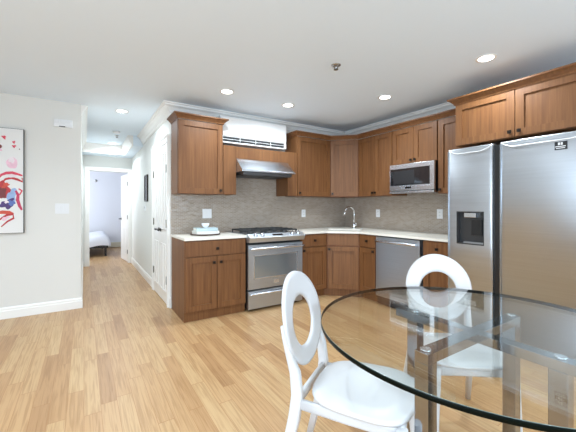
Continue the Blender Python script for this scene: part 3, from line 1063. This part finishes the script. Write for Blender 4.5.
duplex = [('socket', 0, .022, .034, .03), ('socket', 0, -.022, .034, .03)]
plate('light_switch', 'white double switch plate on the tiles above the tray', 'switch', (.442, -.0085, 1.135), 0, .118, .118,
      [('rocker', -.027, 0, .034, .066), ('rocker', .027, 0, .034, .066)])
G_ = 'outlets on the tiled backsplash'
plate('wall_outlet', 'white outlet on the tiles just right of the range', 'outlet', (1.955, -.0085, 1.122), 0, .072, .115, duplex, G_)
plate('wall_outlet', 'white outlet on the tiles to the right of the faucet', 'outlet', (X1 - .0085, -.71, 1.125), -PI / 2, .072, .115, duplex, G_)
plate('wall_outlet', 'white outlet on the tiles beside the fridge', 'outlet', (X1 - .0085, -1.693, 1.133), -PI / 2, .075, .118, duplex, G_)
plate('light_switch', 'white triple switch plate on the wall beside the painting', 'switch', (-1.097, LY - .0005, 1.2), 0, .135, .12,
      [('rocker', -.036, 0, .028, .066), ('rocker', 0, 0, .028, .066), ('rocker', .036, 0, .028, .066)])
ch = thing('door_chime', 'small white chime box high on the left wall near the hall corner', 'chime', (-1.085, LY - .0005, 2.2), 0)
bm = bmesh.new(); bx(bm, -.09, .09, -.03, 0, -.045, .045, .004); obj('case', bm, WPLATE, ch)
bm = bmesh.new()
for x in (-.055, 0, .055): bx(bm, x - .02, x + .02, -.034, -.029, .0, .03, .003)
obj('button', bm, WPLATE, ch)
bm = bmesh.new(); bx(bm, -.04, .02, -.032, -.029, -.043, -.034)
obj('slot', bm, BLACK, ch)

# hall wall: dark framed panel and thermostat
pn = thing('wall_mirror', 'narrow dark framed panel hung on the hall wall past the closet', 'mirror', (-.0005, 1.72, 1.53), -PI / 2)
bm = bmesh.new()
for a in ((-.13, .13, -.22, -.2), (-.13, .13, .2, .22), (-.13, -.115, -.2, .2), (.115, .13, -.2, .2)): bx(bm, a[0], a[1], -.025, 0, a[2], a[3], .001)
obj('frame', bm, BLKMET, pn)
bm = bmesh.new(); bx(bm, -.115, .115, -.014, -.004, -.2, .2); obj('glass', bm, plain('dark_panel', (.05, .05, .045, 1), .2, noise=.2), pn)
th = thing('thermostat', 'small white thermostat on the hall wall below the dark panel', 'thermostat', (-.0005, 1.85, 1.2), -PI / 2)
bm = bmesh.new(); bx(bm, -.05, .05, -.022, 0, -.04, .04, .005); obj('case', bm, WPLATE, th)
bm = bmesh.new(); bx(bm, -.03, .03, -.0235, -.021, -.005, .025); obj('screen', bm, plain('lcd_grey', (.25, .27, .26, 1), .3, noise=.05), th)

# ------------------------------------------------------------------ tray with books and bowl
tx, ty = .335, -.27
bm = bmesh.new(); lathe(bm, [(.150, .891), (.172, .894), (.176, .905), (.170, .907), (.164, .899), (.02, .898)], 40, (tx, ty, 0))
tag(obj('tray', bm, DKWOOD), 'round dark wooden tray on the short countertop', 'tray')


def book(label, z, w_, d_, h_, rot, cover):
    b = thing('book', label, 'book', (tx, ty, z), rot, 'books stacked on the tray')
    bm = bmesh.new()
    bx(bm, -w_ / 2, w_ / 2, -d_ / 2, d_ / 2, 0, .003, .0006); bx(bm, -w_ / 2, w_ / 2, -d_ / 2, d_ / 2, h_ - .003, h_, .0006)
    bx(bm, -w_ / 2, w_ / 2, -d_ / 2, -d_ / 2 + .003, .0, h_, .0006)
    obj('cover', bm, cover, b)
    bm = bmesh.new(); bx(bm, -w_ / 2 + .004, w_ / 2 - .004, -d_ / 2 + .0035, d_ / 2 - .004, .003, h_ - .003); obj('pages', bm, PAPER, b)


book('white book at the bottom of the stack on the tray', .8995, .27, .19, .038, .06, PAPER)
book('pale blue book on top of the white one, under the bowl', .938, .25, .175, .034, -.05, BOOKB)
bm = bmesh.new(); lathe(bm, [(.022, .9725), (.024, .978), (.042, 1.0), (.048, 1.022), (.045, 1.022), (.038, 1.002), (.02, .984)], 28, (tx - .0, ty, 0))
tag(obj('bowl', bm, WPLAST), 'small white footed bowl on top of the stacked books', 'bowl')

# ------------------------------------------------------------------ painting
pt = thing('painting', 'white canvas with red, pink and blue paint blooms on the left wall', 'painting', (-1.444, LY, 0))
bm = bmesh.new(); bx(bm, -1.0, -.002, -.036, -.001, .935, 2.075, .002)
obj('canvas', bm, [plain('canvas_white', lin(232, 230, 228), .7, noise=.02, nscale=6)], pt)
bm = bmesh.new(); bx(bm, -1.004, -.0, -.034, -.0, .931, .935); bx(bm, -1.004, 0, -.034, 0, 2.075, 2.079); bx(bm, -.0018, .004, -.038, 0, .931, 2.079); bx(bm, -1.006, -1.0002, -.038, 0, .931, 2.079)
obj('frame', bm, plain('dark_frame', (.03, .03, .032, 1), .4, noise=.1), pt)
cols = [lin(214, 60, 84), lin(238, 190, 206), lin(186, 40, 44), lin(120, 40, 40), lin(150, 176, 216), lin(74, 44, 110), lin(196, 52, 90), lin(206, 74, 50), lin(242, 222, 226), lin(90, 110, 180)]
pm = [plain('paint_%s' % n_, c_, .5, noise=.25, nscale=40) for n_, c_ in zip(('rose', 'pink', 'red', 'maroon', 'sky', 'violet', 'crimson', 'orange', 'blush', 'blue'), cols)]
bm = bmesh.new()
zl = [0]


def blob(u, v, ru, rv, mi, rot=0., wob=.25, n=26, seed=0):
    """paint patch: u,v in picture-strip units from the canvas edge"""
    R = random.Random(seed * 31 + int(u * 7 + v))
    ph = [R.uniform(0, 6.28) for _ in range(4)]
    zl[0] += 1
    y = -.0362 - .00004 * zl[0]
    vs = []
    for k in range(n):
        a = 2 * PI * k / n
        r = 1 + wob * (math.sin(3 * a + ph[0]) * .5 + math.sin(5 * a + ph[1]) * .35 + math.sin(8 * a + ph[2]) * .2)
        x_, z_ = ru * r * math.cos(a), rv * r * math.sin(a)
        x2 = x_ * math.cos(rot) - z_ * math.sin(rot); z2 = x_ * math.sin(rot) + z_ * math.cos(rot)
        X = max(-.996, min(-.004, -(24 - u) * .0084 + x2 * .0084))
        Z = 2.08 - (v - 130) * .01118 + z2 * .01118
        vs.append(bm.verts.new((X, y, Z)))
    f = bm.faces.new(vs); f.material_index = mi


def ribbon(pts, w_, mi):
    """brush stroke through pts"""
    zl[0] += 1
    y = -.0362 - .00004 * zl[0]
    L_, R_ = [], []
    for i, (u, v) in enumerate(pts):
        a = pts[max(0, i - 1)]; b = pts[min(len(pts) - 1, i + 1)]
        dx, dz = b[0] - a[0], b[1] - a[1]
        l = math.hypot(dx, dz) or 1
        ww = w_ * (.35 + .65 * math.sin(PI * (i + .5) / len(pts)))
        for S, s_ in ((L_, 1), (R_, -1)):
            uu, vv = u - s_ * dz / l * ww, v + s_ * dx / l * ww
            S.append(bm.verts.new((max(-.996, min(-.004, -(24 - uu) * .0084)), y, 2.08 - (vv - 130) * .01118)))
    for i in range(len(pts) - 1):
        f = bm.faces.new((L_[i], L_[i + 1], R_[i + 1], R_[i])); f.material_index = mi


blob(12.5, 164, 5.6, 5.5, 1, 0, .1, seed=1)
blob(12, 161, 3.0, 3.0, 8, 0, .2, seed=2)
blob(4.6, 139.5, 2.0, 1.6, 0, -.5, .5, seed=3); blob(14.3, 143.5, 1.5, 1.2, 0, .3, .5, seed=4); blob(14.5, 147.5, 1.9, 1.3, 0, .2, .5, seed=5)
blob(1.2, 152, 1.6, 1.2, 1, 0, .4, seed=6); blob(20, 150, .6, .6, 3, 0, .3, seed=7)
ribbon([(-2, 181), (2, 176), (7, 174), (13, 173.5), (19, 175), (23, 176)], 1.4, 0)
ribbon([(2, 184), (6, 180), (12, 178.5), (18, 180), (23, 182), (22.5, 178)], 1.2, 2)
blob(13, 176.5, 5, 1.6, 8, 0, .3, seed=8)
blob(3, 191, 7.5, 8.5, 2, .3, .3, seed=9); blob(2.5, 193, 4.5, 5.5, 3, .3, .3, seed=10); blob(6, 186, 4, 2, 7, .6, .4, seed=11)
blob(12.5, 196.5, 4.3, 8, 4, -.3, .35, seed=12); blob(8, 204, 7.5, 4.2, 5, .3, .4, seed=13); blob(12, 203, 3.4, 2.6, 9, 0, .4, seed=14)
blob(13.5, 191.5, 2.2, 3, 4, 0, .3, seed=15); blob(7, 202, 2.2, 1.5, 8, 0, .4, seed=16)
ribbon([(16, 191), (18.5, 195), (18, 200), (20, 206), (22.5, 210)], 1.8, 6)
ribbon([(19, 189), (22.5, 191), (20, 195)], 1.0, 0)
ribbon([(-4, 213), (3, 212), (10, 212.5), (14, 214)], 1.8, 7)
ribbon([(-3, 222), (2, 218), (7, 215), (13.5, 214), (14, 218), (8, 221), (2, 226)], 1.1, 2)
blob(6, 218, 4, 1.5, 1, .4, .4, seed=17)
for k in range(22):
    R = random.Random(k)
    blob(R.uniform(-85, -4), R.uniform(150, 222), R.uniform(3, 11), R.uniform(3, 9), R.randrange(10), R.uniform(0, 3), .4, seed=40 + k)
obj('painted_shapes', bm, pm, pt)

# ------------------------------------------------------------------ ceiling fixtures
LL = ['recessed ceiling light above the tall cabinet beside the hall', 'recessed ceiling light in front of the cabinet right of the hood',
      'recessed ceiling light in front of the microwave', 'recessed ceiling light closest to the cabinet above the fridge',
      'recessed ceiling light at the entrance to the hall', 'recessed ceiling light in the tray ceiling at the hall end']
for i, (x, y) in enumerate(LIGHTS):
    lb = LL[i] if i < 6 else 'recessed ceiling light behind the camera'
    d = thing('ceiling_light', lb, 'ceiling light', (x, y, CEIL), 0, 'recessed ceiling lights')
    bm = bmesh.new(); lathe(bm, [(.078, -.0005), (.078, -.004), (.070, -.007), (.058, -.006), (.056, -.0005)], 32)
    obj('trim_ring', bm, TRIM, d)
    bm = bmesh.new(); lathe(bm, [(.0, -.0045), (.0555, -.0045)], 32)
    bm.free(); bm = bmesh.new(); lathe(bm, [(.0555, -.0035), (.0555, -.005)], 32)
    obj('diffuser', bm, LAMP, d)
    l = bpy.data.lights.new('downlight', 'AREA'); l.shape = 'DISK'; l.size = .11
    l.energy = 12.0 if i not in (4, 5) else 14.0
    l.color = (.80, .915, 1.0)
    l.spread = 2.7
    lo_ = bpy.data.objects.new('downlight', l); COL.objects.link(lo_); lo_.location = (x, y, CEIL - .012)


def sprinkler(label, loc, r=.03, wall=False):
    s = thing('sprinkler', label, 'sprinkler', loc, 0, 'fire sprinklers')
    bm = bmesh.new()
    lathe(bm, [(r, 0), (r, -.004), (r * .6, -.01), (.009, -.012), (.009, -.03), (.006, -.034)], 20)
    obj('cup', bm, plain('sprinkler_chrome', (.5, .5, .5, 1), .25, metal=1, noise=.1), s)
    bm = bmesh.new(); lathe(bm, [(.02, -.038), (.02, -.041)], 16)
    bx(bm, -.017, -.013, -.003, .003, -.04, -.01); bx(bm, .013, .017, -.003, .003, -.04, -.01)
    obj('deflector', bm, HINGE, s)
    if wall: s.rotation_euler = (-PI / 2, 0, 0)
    return s


sprinkler('small metal fire sprinkler in the kitchen ceiling', (.971, -1.872, CEIL), .042)
sprinkler('small metal fire sprinkler in the hall ceiling', (-.40, 2.25, CEIL), .035)
bm = bmesh.new(); lathe(bm, [(.055, CEIL), (.055, CEIL - .018), (.045, CEIL - .026), (.01, CEIL - .028)], 24, (-.43, 1.93, 0))
tag(obj('smoke_detector', bm, WPLATE), 'round white smoke detector on the hall ceiling before the sprinkler', 'smoke detector')
s = sprinkler('dark sidewall sprinkler high on the bedroom wall', (-.58, BE, 2.0), .04)
s.rotation_euler = (-PI / 2, 0, 0)
s.rotation_euler = (-PI / 2, 0, 0)

# ------------------------------------------------------------------ bedroom: bed and heater
bd = thing('bed', 'bed with a white duvet and dark legs seen through the bedroom doorway', 'bed', (-1.27, 5.9, 0))
bm = bmesh.new(); bx(bm, -.9, .9, -.82, .9, .2, .27, .01); obj('bed_frame', bm, BLACK, bd)
for x in (-.84, .84):
    for y in (-.77, .85):
        bm = bmesh.new(); bx(bm, x - .025, x + .025, y - .025, y + .025, 0, .2, .003); obj('leg', bm, BLACK, bd)
bm = bmesh.new(); bx(bm, -.9, .9, -.82, .9, .271, .42, .04); obj('mattress', bm, CLOTHW, bd)
bm = bmesh.new()
nx, ny = 40, 34
g = []
for i in range(nx + 1):
    r_ = []
    for j in range(ny + 1):
        u, v = -1.02 + 2.04 * i / nx, -.93 + 1.85 * j / ny
        ox = max(0, abs(u) - .86); oy = max(0, -v - .80)
        o_ = max(ox, oy)
        z = .50 + .018 * math.sin(5 * u + 3 * v) + .012 * math.sin(11 * u - 7 * v) - 1.9 * o_
        x = max(-.95, min(.95, u)) + (.02 * math.sin(9 * v) if ox > 0 else 0)
        y = max(-.87, v) + (.02 * math.sin(9 * u) if oy > 0 else 0)
        r_.append(bm.verts.new((x, y, max(z, .24))))
    g.append(r_)
for i in range(nx):
    for j in range(ny):
        f = bm.faces.new((g[i][j], g[i + 1][j], g[i + 1][j + 1], g[i][j + 1])); f.smooth = True
obj('duvet', bm, CLOTHW, bd)
bm = bmesh.new(); bx(bm, -.42, .85, BE - .075, BE - .017, .02, .15, .008)
bx(bm, -.42, .85, BE - .08, BE - .07, .02, .06, .003)
tag(obj('baseboard_heater', bm, CREAM), 'cream baseboard heater along the bedroom far wall', 'heater')

# ------------------------------------------------------------------ glass table
TX, TY, TR, TZ = .442, -3.305, .615, .745
tb = thing('dining_table', 'round glass dining table on a crossed chrome frame', 'table', (TX, TY, 0))
bm = bmesh.new()
n = 128
t_ = .017
rings = []
for r, z in ((TR - .001, TZ), (TR, TZ - .001), (TR, TZ - t_ + .001), (TR - .001, TZ - t_)):
    rings.append([bm.verts.new((r * math.cos(2 * PI * k / n), r * math.sin(2 * PI * k / n), z)) for k in range(n)])
for idx, (a, b) in enumerate(zip(rings[:-1], rings[1:])):
    for k in range(n):
        f = bm.faces.new((a[k], a[(k + 1) % n], b[(k + 1) % n], b[k])); f.material_index = (2, 1, 1)[idx]; f.smooth = True
for ring in (rings[0], rings[-1]):
    f = bm.faces.new(ring); f.material_index = 0
gt = obj('glass_top', bm, [GLASS, GEDGE, GRIM], tb)
zt = TZ - t_ - .007
lw, bh = .026, .036
BL = .335   # half length along y
BLX = .325


def hbar(bm, p0, p1, hw_, z0, z1):
    if p0[0] == p1[0]: bx(bm, p0[0] - hw_, p0[0] + hw_, p0[1], p1[1], z0, z1, .0015)
    else: bx(bm, p0[0], p1[0], p0[1] - hw_, p0[1] + hw_, z0, z1, .0015)


bm = bmesh.new(); hbar(bm, (0, -BL - lw), (0, BL + lw), lw, zt - bh, zt)
hbar(bm, (-BLX - lw, 0), (-lw, 0), lw, zt - bh, zt); hbar(bm, (lw, 0), (BLX + lw, 0), lw, zt - bh, zt)
obj('crossbar', bm, CHROME, tb)
for x, y in ((0, .27), (0, -.275), (-BLX, 0), (BLX, 0)):
    bm = bmesh.new(); bx(bm, x - lw, x + lw, y - lw, y + lw, 0, zt - bh, .0015); obj('leg', bm, CHROME, tb)
    bm = bmesh.new(); lathe(bm, [(.018, zt), (.018, zt + .0068)], 20, (x, y, 0)); obj('glass_pad', bm, BRIGHT, tb)


# ------------------------------------------------------------------ chairs
def make_chair(label, loc, rotz):
    """local: front = -y, back at +y"""
    t = thing('dining_chair', label, 'chair', loc, rotz, 'white ring-back chairs at the glass table')
    # seat pad
    bm = bmesh.new()
    out = []
    nS = 48
    for k in range(nS):
        a = 2 * PI * k / nS
        c_, s_ = math.cos(a), math.sin(a)
        p = 3.2
        x = .218 * math.copysign(abs(c_) ** (2 / p), c_)
        y = .205 * math.copysign(abs(s_) ** (2 / p), s_)
        x *= 1 - .09 * (y + .205) / .41 * 1.1
        out.append((x, y - .02))
    lv = [(.94, .442), (.985, .446), (1.0, .453), (.992, .461), (.95, .4645), (.6, .462), (.25, .459)]
    rg_ = [[bm.verts.new((x * s, (y + .02) * s - .02, z)) for x, y in out] for s, z in lv]
    for a, b in zip(rg_[:-1], rg_[1:]):
        for k in range(nS):
            f = bm.faces.new((a[k], a[(k + 1) % nS], b[(k + 1) % nS], b[k])); f.smooth = True
    f = bm.faces.new(rg_[-1]); f.smooth = True
    bm.faces.new(rg_[0])
    obj('seat', bm, WCHAIR, t)
    # ring back: flat curved oval, tilted back
    bm = bmesh.new()
    RZ, RY, tilt = .716, .272, .20
    A_, B_ = .198, .205
    a2, b2, dz = .112, .112, -.016
    nR, nr = 64, 6
    front_, back_ = [], []
    th_ = .009
    for k in range(nR):
        an = 2 * PI * k / nR
        c_, s_ = math.cos(an), math.sin(an)
        row = []
        for j in range(nr + 1):
            q = j / nr
            x = (a2 + (A_ - a2) * q) * c_
            z = (b2 + (B_ - b2) * q) * s_ + dz * (1 - q)
            edge = .0 if 0 < j < nr else 1
            row.append((x, z, edge))
        F_, K_ = [], []
        for x, z, edge in row:
            bow = -.42 * x * x      # wraps forward at the sides
            th = th_ * (.75 if edge else 1)
            for S, sg in ((F_, -1), (K_, 1)):
                y = RY + z * math.sin(tilt) + bow + sg * th
                S.append(bm.verts.new((x, y, RZ + z * math.cos(tilt))))
        front_.append(F_); back_.append(K_)
    for k in range(nR):
        k2 = (k + 1) % nR
        for j in range(nr):
            for S in (front_, back_):
                f = bm.faces.new((S[k][j], S[k2][j], S[k2][j + 1], S[k][j + 1])); f.smooth = True
        for j in (0, nr):
            f = bm.faces.new((front_[k][j], front_[k2][j], back_[k2][j], back_[k][j])); f.smooth = True
    obj('backrest', bm, WCHAIR, t)
    # rear legs run on upwards behind the ring as uprights
    for s in (-1, 1):
        bm = bmesh.new()
        pts = [(s * .205, .315, 0), (s * .19, .262, .2), (s * .172, .228, .36), (s * .165, .218, .45), (s * .163, .228, .54),
               (s * .172, .246, .60), (s * .182, .264, .67), (s * .186, .277, .73)]
        sec = [(.013, .016), (.016, .020), (.018, .025), (.018, .025), (.017, .023), (.014, .016), (.011, .010), (.008, .006)]
        tube(bm, pts, 0, 16, sec, up=Vector((0, 1, 0)), power=3.2)
        obj('leg', bm, WCHAIR, t)
        bm = bmesh.new()
        pts = [(s * .195, -.215, 0), (s * .19, -.202, .2), (s * .183, -.19, .38), (s * .182, -.188, .44)]
        sec = [(.011, .011), (.014, .014), (.019, .019), (.02, .02)]
        tube(bm, pts, 0, 16, sec, up=Vector((0, 1, 0)), power=3.2)
        obj('leg', bm, WCHAIR, t)
    bm = bmesh.new()
    for s in (-1, 1):
        tube(bm, [(s * .178, -.17, .420), (s * .176, .0, .420), (s * .167, .205, .420)], 0, 12, [(.010, .021)] * 3, power=4)
    tube(bm, [(-.17, -.188, .42), (.17, -.188, .42)], 0, 12, [(.010, .021)] * 2, power=4)
    tube(bm, [(-.152, .218, .425), (.152, .218, .425)], 0, 12, [(.010, .022)] * 2, power=4)
    obj('seat_frame', bm, WCHAIR, t)
    return t


def place(cx, cy, fx, fy):
    """location and turn so that the chair faces (fx, fy)"""
    return (cx, cy, 0), math.atan2(fx, -fy)


l_, r_ = place(.108, -3.001, .53, -.848)
ch0 = make_chair('white ring-back chair in front, at the left edge of the glass table', l_, r_)
l_, r_ = place(.826, -3.022, -.60, -.80)
dup(ch0, l_, r_, 'white ring-back chair behind the glass table, before the fridge')
